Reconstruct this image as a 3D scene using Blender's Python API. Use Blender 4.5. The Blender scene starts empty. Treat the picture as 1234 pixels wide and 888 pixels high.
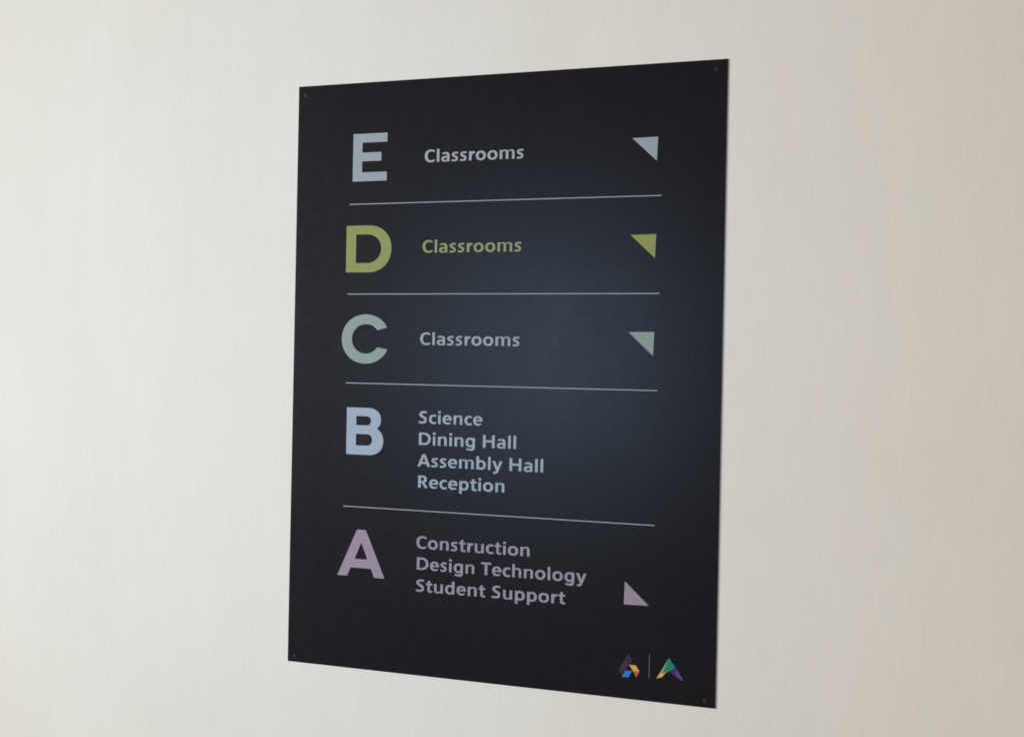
import bpy, bmesh, math
import numpy as np
from mathutils import Matrix, Vector

S = bpy.context.scene
COL = S.collection
ZC = 1.5                      # height of the sign's centre above the floor (m)

# ------------------------------------------------------------------ camera
cd = bpy.data.cameras.new('camera')
cd.sensor_fit = 'HORIZONTAL'; cd.sensor_width = 36.0; cd.lens = 28.59
cd.clip_start = 0.01; cd.clip_end = 100
cam = bpy.data.objects.new('camera', cd); COL.objects.link(cam)
r = Vector((0.97311, 0.22947, 0.01995)); u = Vector((-0.01934, -0.00489, 0.99980)); b = Vector((0.22952, -0.97330, -0.00032))
m = Matrix((r, u, b)).transposed().to_4x4()
m.translation = Vector((0.28133, -1.08707, ZC + 0.01386))
cam.matrix_world = m
S.camera = cam

# ------------------------------------------------------------------ light
W = bpy.data.worlds.new('World'); S.world = W; W.use_nodes = True
bg = W.node_tree.nodes['Background']
bg.inputs['Color'].default_value = (1.0, 0.96, 0.90, 1); bg.inputs['Strength'].default_value = 0.11

def area(name, loc, target, sx, sy, power, col, spread=180):
    l = bpy.data.lights.new(name, 'AREA'); l.shape = 'RECTANGLE'; l.size = sx; l.size_y = sy
    l.energy = power; l.color = col; l.spread = math.radians(spread)
    o = bpy.data.objects.new(name, l); COL.objects.link(o)
    o.location = loc
    o.rotation_euler = (Vector(target) - Vector(loc)).to_track_quat('-Z', 'Y').to_euler()
    return o
# broad soft daylight from far to the left, out of the panel's mirror directions
area('window_light', (-9.2, -4.4, ZC + 0.7), (-0.1, 0, ZC), 3.9, 3.9, 1580, (0.985, 0.995, 0.925))
# cool lamp in front whose blurred mirror image is the sheen in the middle of the panel
area('cool_lamp', (-0.40, -2.4, ZC + 0.07), (-0.38, 0, ZC), 0.9, 0.9, 3.9, (0.47, 0.70, 1.0), 72)
# warm fill lamp to the right, for the beige side of the wall
area('warm_lamp', (2.3, -1.3, ZC + 0.1), (0.7, 0, ZC), 0.8, 0.8, 7.0, (1.0, 0.34, 0.05))

S.cycles.filter_width = 1.75
S.view_settings.view_transform = 'Standard'; S.view_settings.look = 'None'
S.view_settings.gamma = 1; S.view_settings.exposure = 0; S.view_settings.use_curve_mapping = False

# ------------------------------------------------------------------ materials
def lin(c):
    return tuple(((x/255)/12.92 if x/255 <= 0.04045 else ((x/255+0.055)/1.055)**2.4) for x in c)
def newmat(name):
    mt = bpy.data.materials.new(name); mt.use_nodes = True
    nt = mt.node_tree
    return mt, nt, nt.nodes['Principled BSDF']
def link(nt, a, b): nt.links.new(a, b)
def N(nt, t, **kw):
    n = nt.nodes.new(t)
    for k, v in kw.items(): setattr(n, k, v)
    return n
def noise(nt, vec, scale, detail=3, rough=0.55):
    n = N(nt, 'ShaderNodeTexNoise'); n.inputs['Scale'].default_value = scale
    n.inputs['Detail'].default_value = detail; n.inputs['Roughness'].default_value = rough
    link(nt, vec, n.inputs['Vector']); return n
def mapping(nt, src, scale):
    mp = N(nt, 'ShaderNodeMapping'); mp.inputs['Scale'].default_value = scale
    link(nt, src, mp.inputs['Vector']); return mp.outputs[0]
def ramp(nt, fac, p0, c0, p1, c1):
    rp = N(nt, 'ShaderNodeValToRGB')
    e = rp.color_ramp.elements
    e[0].position = p0; e[0].color = (*c0, 1); e[1].position = p1; e[1].color = (*c1, 1)
    link(nt, fac, rp.inputs[0]); return rp.outputs[0]
def mix(nt, mode, fac, a, b):
    mx = N(nt, 'ShaderNodeMix'); mx.data_type = 'RGBA'; mx.blend_type = mode
    mx.inputs[0].default_value = fac
    link(nt, a, mx.inputs[6]); link(nt, b, mx.inputs[7]); return mx.outputs[2]

def wall_material():
    mt, nt, p = newmat('pale_brushed_wall')
    co = N(nt, 'ShaderNodeTexCoord').outputs['Object']
    streak = noise(nt, mapping(nt, co, (1.0, 1.0, 0.07)), 340, 4, 0.65)
    streak2 = noise(nt, mapping(nt, co, (1.0, 1.0, 0.03)), 26, 3, 0.6)
    blot = noise(nt, mapping(nt, co, (1.0, 1.0, 0.6)), 5.5, 3, 0.55)
    tint = noise(nt, mapping(nt, co, (1.0, 1.0, 0.3)), 22, 4, 0.6)
    a = ramp(nt, blot.outputs[0], 0.3, (0.752, 0.708, 0.654), 0.7, (0.774, 0.735, 0.686))
    bcol = ramp(nt, tint.outputs[0], 0.35, (0.985, 1.0, 0.985), 0.65, (1.0, 0.985, 0.975))
    c = mix(nt, 'MULTIPLY', 1.0, a, bcol)
    s = ramp(nt, streak.outputs[0], 0.25, (0.935, 0.935, 0.935), 0.75, (1.0, 1.0, 1.0))
    c = mix(nt, 'MULTIPLY', 1.0, c, s)
    s2 = ramp(nt, streak2.outputs[0], 0.25, (0.978, 0.978, 0.978), 0.75, (1.0, 1.0, 1.0))
    c = mix(nt, 'MULTIPLY', 1.0, c, s2)
    link(nt, c, p.inputs['Base Color'])
    p.inputs['Roughness'].default_value = 0.75; p.inputs['Specular IOR Level'].default_value = 0.25
    bp = N(nt, 'ShaderNodeBump'); bp.inputs['Strength'].default_value = 0.12; bp.inputs['Distance'].default_value = 0.0006
    link(nt, streak.outputs[0], bp.inputs['Height']); link(nt, bp.outputs[0], p.inputs['Normal'])
    return mt
def panel_material():
    mt, nt, p = newmat('satin_black_panel')
    co = N(nt, 'ShaderNodeTexCoord').outputs['Object']
    n1 = noise(nt, co, 330, 3, 0.6)
    n2 = noise(nt, co, 9, 4, 0.6)
    n3 = noise(nt, co, 75, 4, 0.65)
    c = ramp(nt, n1.outputs[0], 0.3, (0.0074, 0.0066, 0.0084), 0.7, (0.0126, 0.0114, 0.0138))
    d = ramp(nt, n3.outputs[0], 0.3, (0.91, 0.92, 0.91), 0.7, (1.06, 1.05, 1.06))
    link(nt, mix(nt, 'MULTIPLY', 1.0, c, d), p.inputs['Base Color'])
    r2 = ramp(nt, n2.outputs[0], 0.3, (0.95,)*3, 0.7, (1.05,)*3)
    r3 = ramp(nt, n3.outputs[0], 0.25, (0.305,)*3, 0.75, (0.365,)*3)
    link(nt, mix(nt, 'MULTIPLY', 1.0, r2, r3), p.inputs['Roughness'])
    p.inputs['Specular IOR Level'].default_value = 0.185
    bp = N(nt, 'ShaderNodeBump'); bp.inputs['Strength'].default_value = 0.3; bp.inputs['Distance'].default_value = 0.0004
    link(nt, n1.outputs[0], bp.inputs['Height']); link(nt, bp.outputs[0], p.inputs['Normal'])
    return mt
def print_material(name, srgb):
    mt, nt, p = newmat(name)
    co = N(nt, 'ShaderNodeTexCoord').outputs['Object']
    n1 = noise(nt, co, 260, 3, 0.6)
    L = lin(srgb)
    c = ramp(nt, n1.outputs[0], 0.3, tuple(x*0.94 for x in L), 0.7, tuple(x*1.04 for x in L))
    link(nt, c, p.inputs['Base Color'])
    p.inputs['Roughness'].default_value = 0.5; p.inputs['Specular IOR Level'].default_value = 0.3
    return mt
def screw_material():
    mt, nt, p = newmat('dark_painted_screw')
    co = N(nt, 'ShaderNodeTexCoord').outputs['Object']
    n1 = noise(nt, co, 900, 3, 0.6)
    link(nt, ramp(nt, n1.outputs[0], 0.3, (0.011, 0.011, 0.012), 0.7, (0.019, 0.019, 0.020)), p.inputs['Base Color'])
    p.inputs['Roughness'].default_value = 0.5; p.inputs['Specular IOR Level'].default_value = 0.15
    return mt
M_WALL = wall_material(); M_PANEL = panel_material(); M_SCREW = screw_material()

# ------------------------------------------------------------------ helpers
def mesh_obj(name, verts, faces, mats, parent=None, idx=None, loc=None):
    me = bpy.data.meshes.new(name); me.from_pydata(verts, [], faces); me.update()
    for q in (mats if isinstance(mats, (list, tuple)) else [mats]): me.materials.append(q)
    if idx: me.polygons.foreach_set('material_index', idx)
    o = bpy.data.objects.new(name, me); COL.objects.link(o)
    if parent: o.parent = parent
    if loc: o.location = loc
    return o

# ------------------------------------------------------------------ wall
wv = [(-3.2, 0, 0), (3.2, 0, 0), (3.2, 0, 3.0), (-3.2, 0, 3.0)]
wall = mesh_obj('wall', wv, [(0, 1, 2, 3)], M_WALL, loc=(0, 0.0012, 0))
wall['kind'] = 'structure'

# ------------------------------------------------------------------ the sign
PW, PH, PT = 0.6084, 0.8410, 0.0020
sign = bpy.data.objects.new('directory_sign', None); COL.objects.link(sign)
sign.empty_display_size = 0.1
BASE = -PH/2
sign.location = (0, 0, ZC + BASE)
sign['label'] = 'black upright floor directory sign with lettered rows and arrows, screwed to the pale wall'
sign['category'] = 'sign'
def zz(mm): return mm*0.001 - BASE            # mm above the sign's centre -> local height
def xx(mm): return mm*0.001

bm = bmesh.new()
bmesh.ops.create_cube(bm, size=1.0)
for v in bm.verts:
    v.co.x *= PW; v.co.y = (v.co.y + 0.5)*PT; v.co.z = (v.co.z + 0.5)*PH
bmesh.ops.bevel(bm, geom=bm.edges[:], offset=0.0003, segments=2, profile=0.6, affect='EDGES')
pm = bpy.data.meshes.new('panel'); bm.to_mesh(pm); bm.free(); pm.materials.append(M_PANEL)
panel = bpy.data.objects.new('panel', pm); COL.objects.link(panel); panel.parent = sign

# screws: domed heads with a cross recess drawn flat
def screw_mesh():
    bm = bmesh.new(); n = 20; R = 0.0039; rings = [(1.0, 0.0), (0.96, 0.0002), (0.80, 0.00045), (0.5, 0.00058), (0.0, 0.00062)]
    prev = None
    for k, (f, h) in enumerate(rings):
        if f == 0: cur = [bm.verts.new((0, -h, 0))]
        else: cur = [bm.verts.new((R*f*math.cos(2*math.pi*i/n), -h, R*f*math.sin(2*math.pi*i/n))) for i in range(n)]
        if prev:
            for i in range(n):
                j = (i+1) % n
                if len(cur) == 1: bm.faces.new((prev[i], prev[j], cur[0]))
                else: bm.faces.new((prev[i], prev[j], cur[j], cur[i]))
        prev = cur
    # cross recess: flat dark strips just above the dome, colour standing in for shade
    for a in (math.radians(40), math.radians(130)):
        c, s = math.cos(a), math.sin(a); L, w, y = 0.0021, 0.00035, -0.00066
        q = [(-L, -w), (L, -w), (L, w), (-L, w)]
        y -= 0.00003 if a > 1 else 0
        f = bm.faces.new([bm.verts.new((c*p-s*t, y, s*p+c*t)) for p, t in q]); f.material_index = 1
    bmesh.ops.recalc_face_normals(bm, faces=bm.faces[:])
    me = bpy.data.meshes.new('screw'); bm.to_mesh(me); bm.free()
    me.materials.append(M_SCREW); me.materials.append(M_PANEL)
    for p in me.polygons: p.use_smooth = True
    return me
sm = screw_mesh()
for k, (x, z) in enumerate([(-291.4, 407.5), (291.5, 408.8), (292.6, -412.6), (-291.6, -412.8)]):
    o = bpy.data.objects.new('screw', sm); COL.objects.link(o); o.parent = sign
    o.location = (xx(x), -0.0001, zz(z)); o.rotation_euler = (0, k*0.7, 0)

# ------------------------------------------------------------------ print: shapes as fields, contoured into flat faces
def rect(x0, y0, x1, y1): return lambda X, Y: np.maximum(np.maximum(x0-X, X-x1), np.maximum(y0-Y, Y-y1))
def ell(cx, cy, al, ar, b, n=2.2):
    def f(X, Y):
        a = np.where(X < cx, al, ar)
        return ((np.abs(X-cx)/a)**n + (np.abs(Y-cy)/b)**n + 1e-12)**(1/n)*min(al, ar, b) - min(al, ar, b)
    return f
def poly(*pts):
    P = list(pts)
    ar = sum(P[i-1][0]*P[i][1]-P[i][0]*P[i-1][1] for i in range(len(P)))
    if ar < 0: P = P[::-1]
    def f(X, Y):
        o = np.full(X.shape, -1e9)
        for i in range(len(P)):
            (x0, y0), (x1, y1) = P[i-1], P[i]; L = math.hypot(x1-x0, y1-y0)
            o = np.maximum(o, ((X-x0)*(y1-y0)-(Y-y0)*(x1-x0))/L)
        return o
    return f
def U(*fs): return lambda X, Y: np.minimum.reduce([f(X, Y) for f in fs])
def I(*fs): return lambda X, Y: np.maximum.reduce([f(X, Y) for f in fs])
def sub(a, *bs): return lambda X, Y: np.maximum.reduce([a(X, Y)] + [-f(X, Y) for f in bs])
def mirror(f, w): return lambda X, Y: f(w-X, Y)
def spin(f, w, h): return lambda X, Y: f(w-X, h-Y)
BIG = 5000
def right_of(x): return rect(x, -BIG, BIG, BIG)
def left_of(x): return rect(-BIG, -BIG, x, BIG)
def above(y): return rect(-BIG, y, BIG, BIG)
def below(y): return rect(-BIG, -BIG, BIG, y)
def stroke(pts, hw):
    P = np.array([(2*pts[0][0]-pts[1][0], 2*pts[0][1]-pts[1][1])] + list(pts) + [(2*pts[-1][0]-pts[-2][0], 2*pts[-1][1]-pts[-2][1])], float)
    hs = hw if isinstance(hw, (list, tuple)) else [hw]*len(pts)
    C = []
    for i in range(1, len(P)-2):
        for t in np.linspace(0, 1, 14, endpoint=(i == len(P)-3)):
            p0, p1, p2, p3 = P[i-1:i+3]
            q = 0.5*((2*p1)+(-p0+p2)*t+(2*p0-5*p1+4*p2-p3)*t*t+(-p0+3*p1-3*p2+p3)*t**3)
            C.append((q[0], q[1], hs[i-1]*(1-t)+hs[i]*t))
    C = np.array(C)
    def f(X, Y):
        o = np.full(X.shape, 1e9)
        for k in range(len(C)-1):
            a, bb = C[k, :2], C[k+1, :2]; d = bb-a; L2 = max(d@d, 1e-9)
            t = np.clip(((X-a[0])*d[0]+(Y-a[1])*d[1])/L2, 0, 1)
            o = np.minimum(o, np.hypot(X-a[0]-t*d[0], Y-a[1]-t*d[1]) - (C[k, 2]*(1-t)+C[k+1, 2]*t))
        return o
    return f

def arch(x0, x1, leg):            # shoulder from the stem ending at x0 to a leg whose right side is x1
    c = (x0+x1)/2 + 5; li = x1-leg
    outer = ell(c, 290, c-x0+95, x1-c, 233, 2.35); inner = ell(c, 290, c-x0, max(li-c, 12), 112, 2.2)
    return U(sub(I(outer, above(290), right_of(x0-20)), inner, rect(x0, 200, li, 290)), rect(li, 0, x1, 292))
V = 146
n_ = U(rect(65, 0, 65+V, 510), arch(65+V, 548, V))
ring_b = sub(ell(322, 255, 262, 250, 267, 2.2), ell(318, 255, 110, 104, 150, 2.1))
ring_b = I(ring_b, right_of(65))
b_ = U(rect(65, 0, 65+V, 722), ring_b)
p_ = U(rect(65, -195, 65+V, 510), ring_b)
d_ = mirror(b_, 611)
GLY = {
 'o': (611, sub(ell(305, 255, 270, 270, 267, 2.15), ell(305, 255, 120, 120, 149, 2.1))),
 'c': (466, I(sub(ell(300, 255, 265, 265, 267), ell(300, 255, 115, 185, 149)), left_of(432))),
 'C': (630, I(sub(ell(372, 349, 332, 332, 361, 2.2), ell(372, 349, 172, 310, 238, 2.15)), left_of(588))),
 'e': (560, U(I(sub(ell(288, 255, 253, 250, 267), I(ell(288, 255, 108, 108, 152), above(312)), I(ell(288, 255, 108, 330, 150), below(218)), rect(488, -50, 700, 165)), below(600)))),
 'a': (546, U(rect(340, 0, 484, 345),
        I(sub(ell(262, 335, 235, 222, 195, 2.4), ell(262, 335, 300, 78, 82, 2.2)), above(335), right_of(72)),
        I(sub(U(ell(228, 150, 196, 196, 163, 2.2), rect(228, 220, 350, 308)), U(ell(256, 146, 80, 90, 62, 2.1), rect(256, 90, 340, 204))), left_of(360)))),
 's': (450, I(stroke([(440, 450), (350, 465), (235, 466), (145, 438), (112, 378), (150, 310), (225, 266), (305, 215), (338, 145), (300, 76), (205, 46), (95, 52), (-20, 68)], [55, 55, 56, 60, 64, 66, 66, 66, 64, 60, 56, 55, 55]), right_of(42), left_of(388))),
 'S': (560, I(stroke([(570, 606), (445, 634), (315, 638), (188, 602), (138, 520), (180, 428), (285, 362), (390, 290), (430, 195), (382, 97), (255, 58), (130, 64), (-30, 98)], [58, 59, 61, 67, 73, 75, 74, 75, 73, 67, 61, 59, 58]), right_of(45), left_of(482))),
 'l': (276, rect(65, 0, 65+V, 722)),
 'i': (276, U(rect(65, 0, 65+V, 510), rect(60, 585, 60+V+10, 718))),
 'r': (392, U(rect(65, 0, 65+V, 510), I(stroke([(160, 220), (178, 340), (250, 430), (400, 452)], 66), left_of(378), below(520)))),
 'n': (611, n_), 'h': (611, U(rect(65, 0, 65+V, 722), n_)), 'u': (611, spin(n_, 611, 510)),
 'm': (910, U(rect(65, 0, 65+V, 510), arch(65+V, 525, 142), arch(525, 845, 142))),
 'b': (611, b_), 'd': (611, d_), 'p': (611, p_),
 'g': (611, U(mirror(ring_b, 611), rect(400, -20, 546, 510), I(stroke([(473, 60), (470, -50), (410, -125), (280, -140), (60, -110)], [72, 72, 68, 58, 58]), right_of(92)))),
 't': (395, U(rect(15, 402, 372, 510), rect(108, 100, 252, 520), poly((108, 505), (252, 505), (252, 668), (108, 622)), I(stroke([(180, 180), (186, 90), (262, 48), (420, 56)], [72, 70, 60, 60]), left_of(375)))),
 'y': (556, U(I(poly((4, 510), (164, 510), (362, -30), (228, -60)), below(510)), poly((396, 510), (552, 510), (338, -60), (206, -30)), I(stroke([(274, -20), (236, -105), (150, -140), (20, -126)], [66, 64, 56, 56]), right_of(62)))),
 'H': (778, U(rect(75, 0, 228, 698), rect(550, 0, 703, 698), rect(220, 296, 560, 420))),
 'D': (770, sub(U(rect(75, 0, 330, 698), I(ell(330, 349, 300, 402, 349, 2.2), right_of(329))), rect(228, 120, 330, 578), I(ell(330, 349, 300, 244, 229, 2.15), right_of(329)))),
 'A': (722, sub(poly((4, 0), (278, 698), (444, 698), (718, 0)), poly((172, -2), (230, 150), (490, 150), (550, -2)), poly((276, 268), (446, 268), (361, 545)))),
 'R': (640, U(sub(U(rect(75, 285, 330, 698), I(ell(325, 491, 200, 226, 207, 2.3), right_of(320))), rect(228, 400, 330, 582), I(ell(325, 491, 90, 74, 91, 2.2), right_of(324))),
        rect(75, 0, 228, 698), poly((262, 330), (420, 320), (622, 0), (445, 0)))),
 'T': (566, U(rect(12, 574, 554, 698), rect(206, 0, 360, 698))),
}
EX = {'t': (0, 700), 'y': (-215, 512), 'g': (-215, 525), 'p': (-200, 525)}

def contour(f, x0, y0, x1, y1, step, thin=0.0):
    """flat faces of the region f<0, cut along f=0 (marching squares), cells merged"""
    nx = int(math.ceil((x1-x0)/step))+1; ny = int(math.ceil((y1-y0)/step))+1
    xs = x0+step*np.arange(nx); ys = y0+step*np.arange(ny)
    X, Y = np.meshgrid(xs, ys, indexing='ij'); F = f(X, Y) + thin
    F = np.where(np.abs(F) < 1e-6, 1e-6, F)
    V_, key = [], {}
    def vert(k, p):
        if k not in key: key[k] = len(V_); V_.append(p)
        return key[k]
    faces = []
    for i in range(nx-1):
        for j in range(ny-1):
            c = [(i, j), (i+1, j), (i+1, j+1), (i, j+1)]; v = [F[q] for q in c]
            if min(v) >= 0: continue
            if v[0]*v[2] > 0 and v[1]*v[3] > 0 and v[0]*v[1] < 0:       # saddle: two corner triangles
                for k in range(4):
                    if v[k] < 0:
                        pts = []
                        for a, d in ((k-1, k), (None, k), (k, (k+1) % 4)):
                            if a is None: pts.append(vert(c[k], (xs[c[k][0]], ys[c[k][1]])))
                            else:
                                A_, B_ = c[a], c[d]; t = F[A_]/(F[A_]-F[B_])
                                pts.append(vert(tuple(sorted((A_, B_))), (xs[A_[0]]*(1-t)+xs[B_[0]]*t, ys[A_[1]]*(1-t)+ys[B_[1]]*t)))
                        faces.append(pts)
                continue
            pts = []
            for k in range(4):
                A_, B_ = c[k], c[(k+1) % 4]
                if F[A_] < 0: pts.append(vert(A_, (xs[A_[0]], ys[A_[1]])))
                if F[A_]*F[B_] < 0:
                    t = F[A_]/(F[A_]-F[B_])
                    pts.append(vert(tuple(sorted((A_, B_))), (xs[A_[0]]*(1-t)+xs[B_[0]]*t, ys[A_[1]]*(1-t)+ys[B_[1]]*t)))
            if len(pts) > 2: faces.append(pts)
    bm = bmesh.new()
    bv = [bm.verts.new((p[0], 0, p[1])) for p in V_]
    for q in faces:
        try: bm.faces.new([bv[k] for k in q])
        except ValueError: pass
    bmesh.ops.triangulate(bm, faces=bm.faces[:])
    bmesh.ops.dissolve_limit(bm, angle_limit=math.radians(2.0), verts=bm.verts[:], edges=bm.edges[:])
    bmesh.ops.triangulate(bm, faces=bm.faces[:])
    bm.verts.index_update()
    vs = [(v.co.x, v.co.z) for v in bm.verts]; fs = [tuple(v.index for v in q.verts) for q in bm.faces]
    bm.free()
    return vs, fs
CACHE = {}
def glyph(ch):
    if ch not in CACHE:
        w, f = GLY[ch]; lo, hi = EX.get(ch, (-15, 730))
        CACHE[ch] = contour(f, -23.3, lo-8.7, w+20, hi+12, 9.7, 5.0)
    return CACHE[ch]

INK = 0.00035                       # the ink stands this far in front of the panel face
def ink(name, vs, fs, mats, label=None, idx=None, parent=None, lift=0.0):
    """vs in mm from the sign's centre; faces turned to the viewer (-Y)"""
    cx = sum(v[0] for v in vs)/len(vs); cz = sum(v[1] for v in vs)/len(vs)
    out = []
    for q in fs:
        a = sum(vs[q[i-1]][0]*vs[q[i]][1]-vs[q[i]][0]*vs[q[i-1]][1] for i in range(len(q)))
        out.append(tuple(q) if a > 0 else tuple(reversed(q)))
    o = mesh_obj(name, [(xx(x-cx), 0, (z-cz)*0.001) for x, z in vs], out, mats, parent or sign, idx, (xx(cx), -INK-lift, zz(cz)))
    if label: o['label'] = label
    return o
CAP = 17.7
def lettering(text, x0, x1, base, mat, label):
    s = CAP/698
    vs, fs, pen = [], [], 0
    for ch in text:
        if ch == ' ': pen += 268; continue
        gv, gf = glyph(ch); k = len(vs)
        vs += [(x+pen, y) for x, y in gv]; fs += [tuple(i+k for i in q) for q in gf]
        pen += GLY[ch][0]
    a = min(v[0] for v in vs); bb = max(v[0] for v in vs)
    k = (x1-x0)/(bb-a)
    ink('lettering', [(x0+(x-a)*k, base+y*s) for x, y in vs], fs, mat, label)

INKS = {k: print_material(n, c) for k, n, c in [
 ('E', 'pale_blue_grey_print', (147, 156, 160)), ('D', 'olive_yellow_print', (138, 140, 78)), ('C', 'pale_green_print', (134, 149, 142)),
 ('B', 'pale_blue_print', (150, 163, 177)), ('A', 'pale_mauve_print', (148, 132, 148)),
 ('tE', 'grey_white_print', (158, 159, 163)), ('tD', 'olive_green_print', (135, 142, 96)), ('tC', 'grey_green_print', (148, 152, 157)),
 ('tB', 'blue_grey_print', (147, 158, 170)), ('tA', 'mauve_grey_print', (144, 137, 147)), ('line', 'grey_line_print', (148, 150, 156))]}

# rows: big letters ---------------------------------------------------
def big(ch, f, x0, y0, x1, y1, label):
    vs, fs = contour(f, x0-2.13, y0-2.17, x1+2, y1+2, 0.83)
    ink('floor_letter', vs, fs, INKS[ch], label)
big('E', U(rect(-216.4, 278.5, -202.1, 346.8), rect(-216.4, 334.0, -164.1, 346.8), rect(-216.4, 307.1, -172.8, 319.7), rect(-216.4, 278.5, -164.1, 291.3)), -217, 278, -163, 348, 'pale blue grey letter E')
big('D', sub(U(rect(-224.1, 147.9, -190, 215.0), I(ell(-190, 181.4, 36, 35.2, 33.55, 2.12), right_of(-190.2))), rect(-209.0, 161.0, -193, 202.2), I(ell(-193, 181.6, 25, 22.6, 20.6, 2.12), right_of(-193.2))), -225, 147, -154, 216, 'olive yellow letter D')
big('C', sub(ell(-191.6, 52.3, 36.8, 36.8, 35.3, 2.06), ell(-191.2, 52.5, 21.4, 21.4, 21.1, 2.04), poly((-175, 64.7), (-150, 71.2), (-150, 36.2), (-175, 41.0))), -229, 16, -150, 89, 'pale grey green letter C')
big('B', sub(U(rect(-218.1, -113.6, -186, -46.3), I(ell(-186, -63.0, 20, 20.4, 16.75, 2.25), right_of(-186.4)), I(ell(-184, -93.5, 20, 22.6, 20.1, 2.25), right_of(-186.4)), rect(-190, -78, -182, -73)),
     rect(-203.3, -71.4, -188, -58.3), I(ell(-188.2, -64.85, 8, 7.6, 6.55, 2.3), right_of(-188.4)), rect(-203.3, -100.4, -187, -84.0), I(ell(-187.2, -92.2, 8, 8.6, 8.2, 2.3), right_of(-187.4))), -219, -115, -160, -45, 'pale blue letter B')
big('A', sub(poly((-228.0, -288.2), (-198.8, -221.0), (-185.2, -221.0), (-155.4, -288.2)), poly((-212.9, -288.4), (-207.6, -275.9), (-176.5, -275.9), (-171.3, -288.4)), poly((-201.6, -263.0), (-182.2, -263.0), (-191.8, -239.2))), -229, -289, -154, -220, 'pale mauve letter A')

# words ---------------------------------------------------------------
lettering('Classrooms', -107.4, 35.0, 302.0, INKS['tE'], 'grey white lettering reading Classrooms in the top row')
lettering('Classrooms', -108.0, 34.4, 174.6, INKS['tD'], 'olive green lettering reading Classrooms')
lettering('Classrooms', -108.8, 34.4, 44.8, INKS['tC'], 'grey lettering reading Classrooms in the third row')
lettering('Science', -108.4, -15.4, -65.7, INKS['tB'], 'blue grey lettering reading Science')
lettering('Dining Hall', -107.8, 32.9, -96.0, INKS['tB'], 'blue grey lettering reading Dining Hall')
lettering('Assembly Hall', -109.2, 71.4, -126.4, INKS['tB'], 'blue grey lettering reading Assembly Hall')
lettering('Reception', -107.7, 17.7, -156.4, INKS['tB'], 'blue grey lettering reading Reception')
lettering('Construction', -108.4, 54.9, -241.8, INKS['tA'], 'mauve grey lettering reading Construction')
lettering('Design Technology', -107.2, 133.5, -271.6, INKS['tA'], 'mauve grey lettering reading Design Technology')
lettering('Student Support', -107.8, 105.2, -302.4, INKS['tA'], 'mauve grey lettering reading Student Support')

# dividing lines, arrows ----------------------------------------------
for z in (245.8, 116.7, -11.2, -188.6):
    ink('divider_line', [(-220.8, z-0.68), (222.4, z-0.68), (222.4, z+0.68), (-220.8, z+0.68)], [(0, 1, 2, 3)], INKS['line'])
for k, z, w in (('E', 323.0, 'pale blue grey'), ('D', 194.6, 'olive yellow'), ('C', 65.6, 'pale grey green')):
    ink('arrow', [(183.0, z), (216.9, z+0.4), (215.8, z-31.4)], [(0, 1, 2)], INKS[k], w + ' triangular arrow pointing up and right')
ink('arrow', [(184.6, -264.8), (184.0, -295.6), (216.9, -294.8)], [(0, 1, 2)], INKS['A'], 'pale mauve triangular arrow pointing down and left')

# emblems in the lower right corner -----------------------------------
def emblem(label, facets):
    vs, fs, mats, idx = [], [], [], []
    for k, (c, pts) in enumerate(facets):
        n = len(vs); vs += pts; fs.append(tuple(range(n, n+len(pts)))); idx.append(k)
        mats.append(print_material('emblem_print', tuple(v*0.93 for v in c)))
    ink('emblem', vs, fs, mats, label, idx)
emblem('emblem of dark purple, blue and orange facets', [
 ((52, 44, 58), [(191.6, -359.5), (196.6, -369.3), (192.3, -374.9), (187.3, -368.0)]),
 ((72, 42, 74), [(187.3, -368.0), (192.3, -374.9), (187.6, -382.6), (178.7, -382.4)]),
 ((52, 34, 50), [(178.7, -382.4), (187.6, -382.6), (183.3, -391.2)]),
 ((46, 128, 214), [(187.9, -382.8), (196.4, -382.6), (192.2, -391.6), (183.5, -391.6)]),
 ((232, 168, 82), [(192.5, -374.7), (201.1, -374.7), (206.3, -382.4), (197.8, -382.6)]),
 ((206, 92, 52), [(197.8, -382.6), (206.3, -382.4), (202.3, -390.8)])])
ink('divider_line', [(218.5, -389.4), (219.4, -389.4), (219.4, -358.2), (218.5, -358.2)], [(0, 1, 2, 3)], print_material('faint_grey_print', (104, 102, 112)), 'short upright grey line between the two emblems')
emblem('arrowhead emblem of green, yellow and purple facets', [
 ((150, 160, 136), [(244.0, -360.9), (237.4, -379.9), (235.2, -381.5), (233.6, -380.0)]),
 ((32, 134, 104), [(244.4, -360.3), (252.5, -372.2), (244.9, -377.5), (237.7, -380.0)]),
 ((224, 184, 84), [(228.6, -389.1), (233.5, -380.2), (235.2, -381.7), (240.4, -380.4), (235.6, -386.6)]),
 ((196, 128, 76), [(237.7, -380.1), (244.8, -377.6), (240.4, -380.6)]),
 ((72, 44, 128), [(244.9, -377.6), (252.5, -372.3), (254.6, -378.3), (253.0, -384.0)]),
 ((124, 42, 124), [(253.0, -384.0), (254.6, -378.3), (259.6, -387.2)]),
 ((98, 84, 152), [(252.7, -372.2), (263.9, -389.4), (259.6, -387.2), (254.6, -378.3)])])
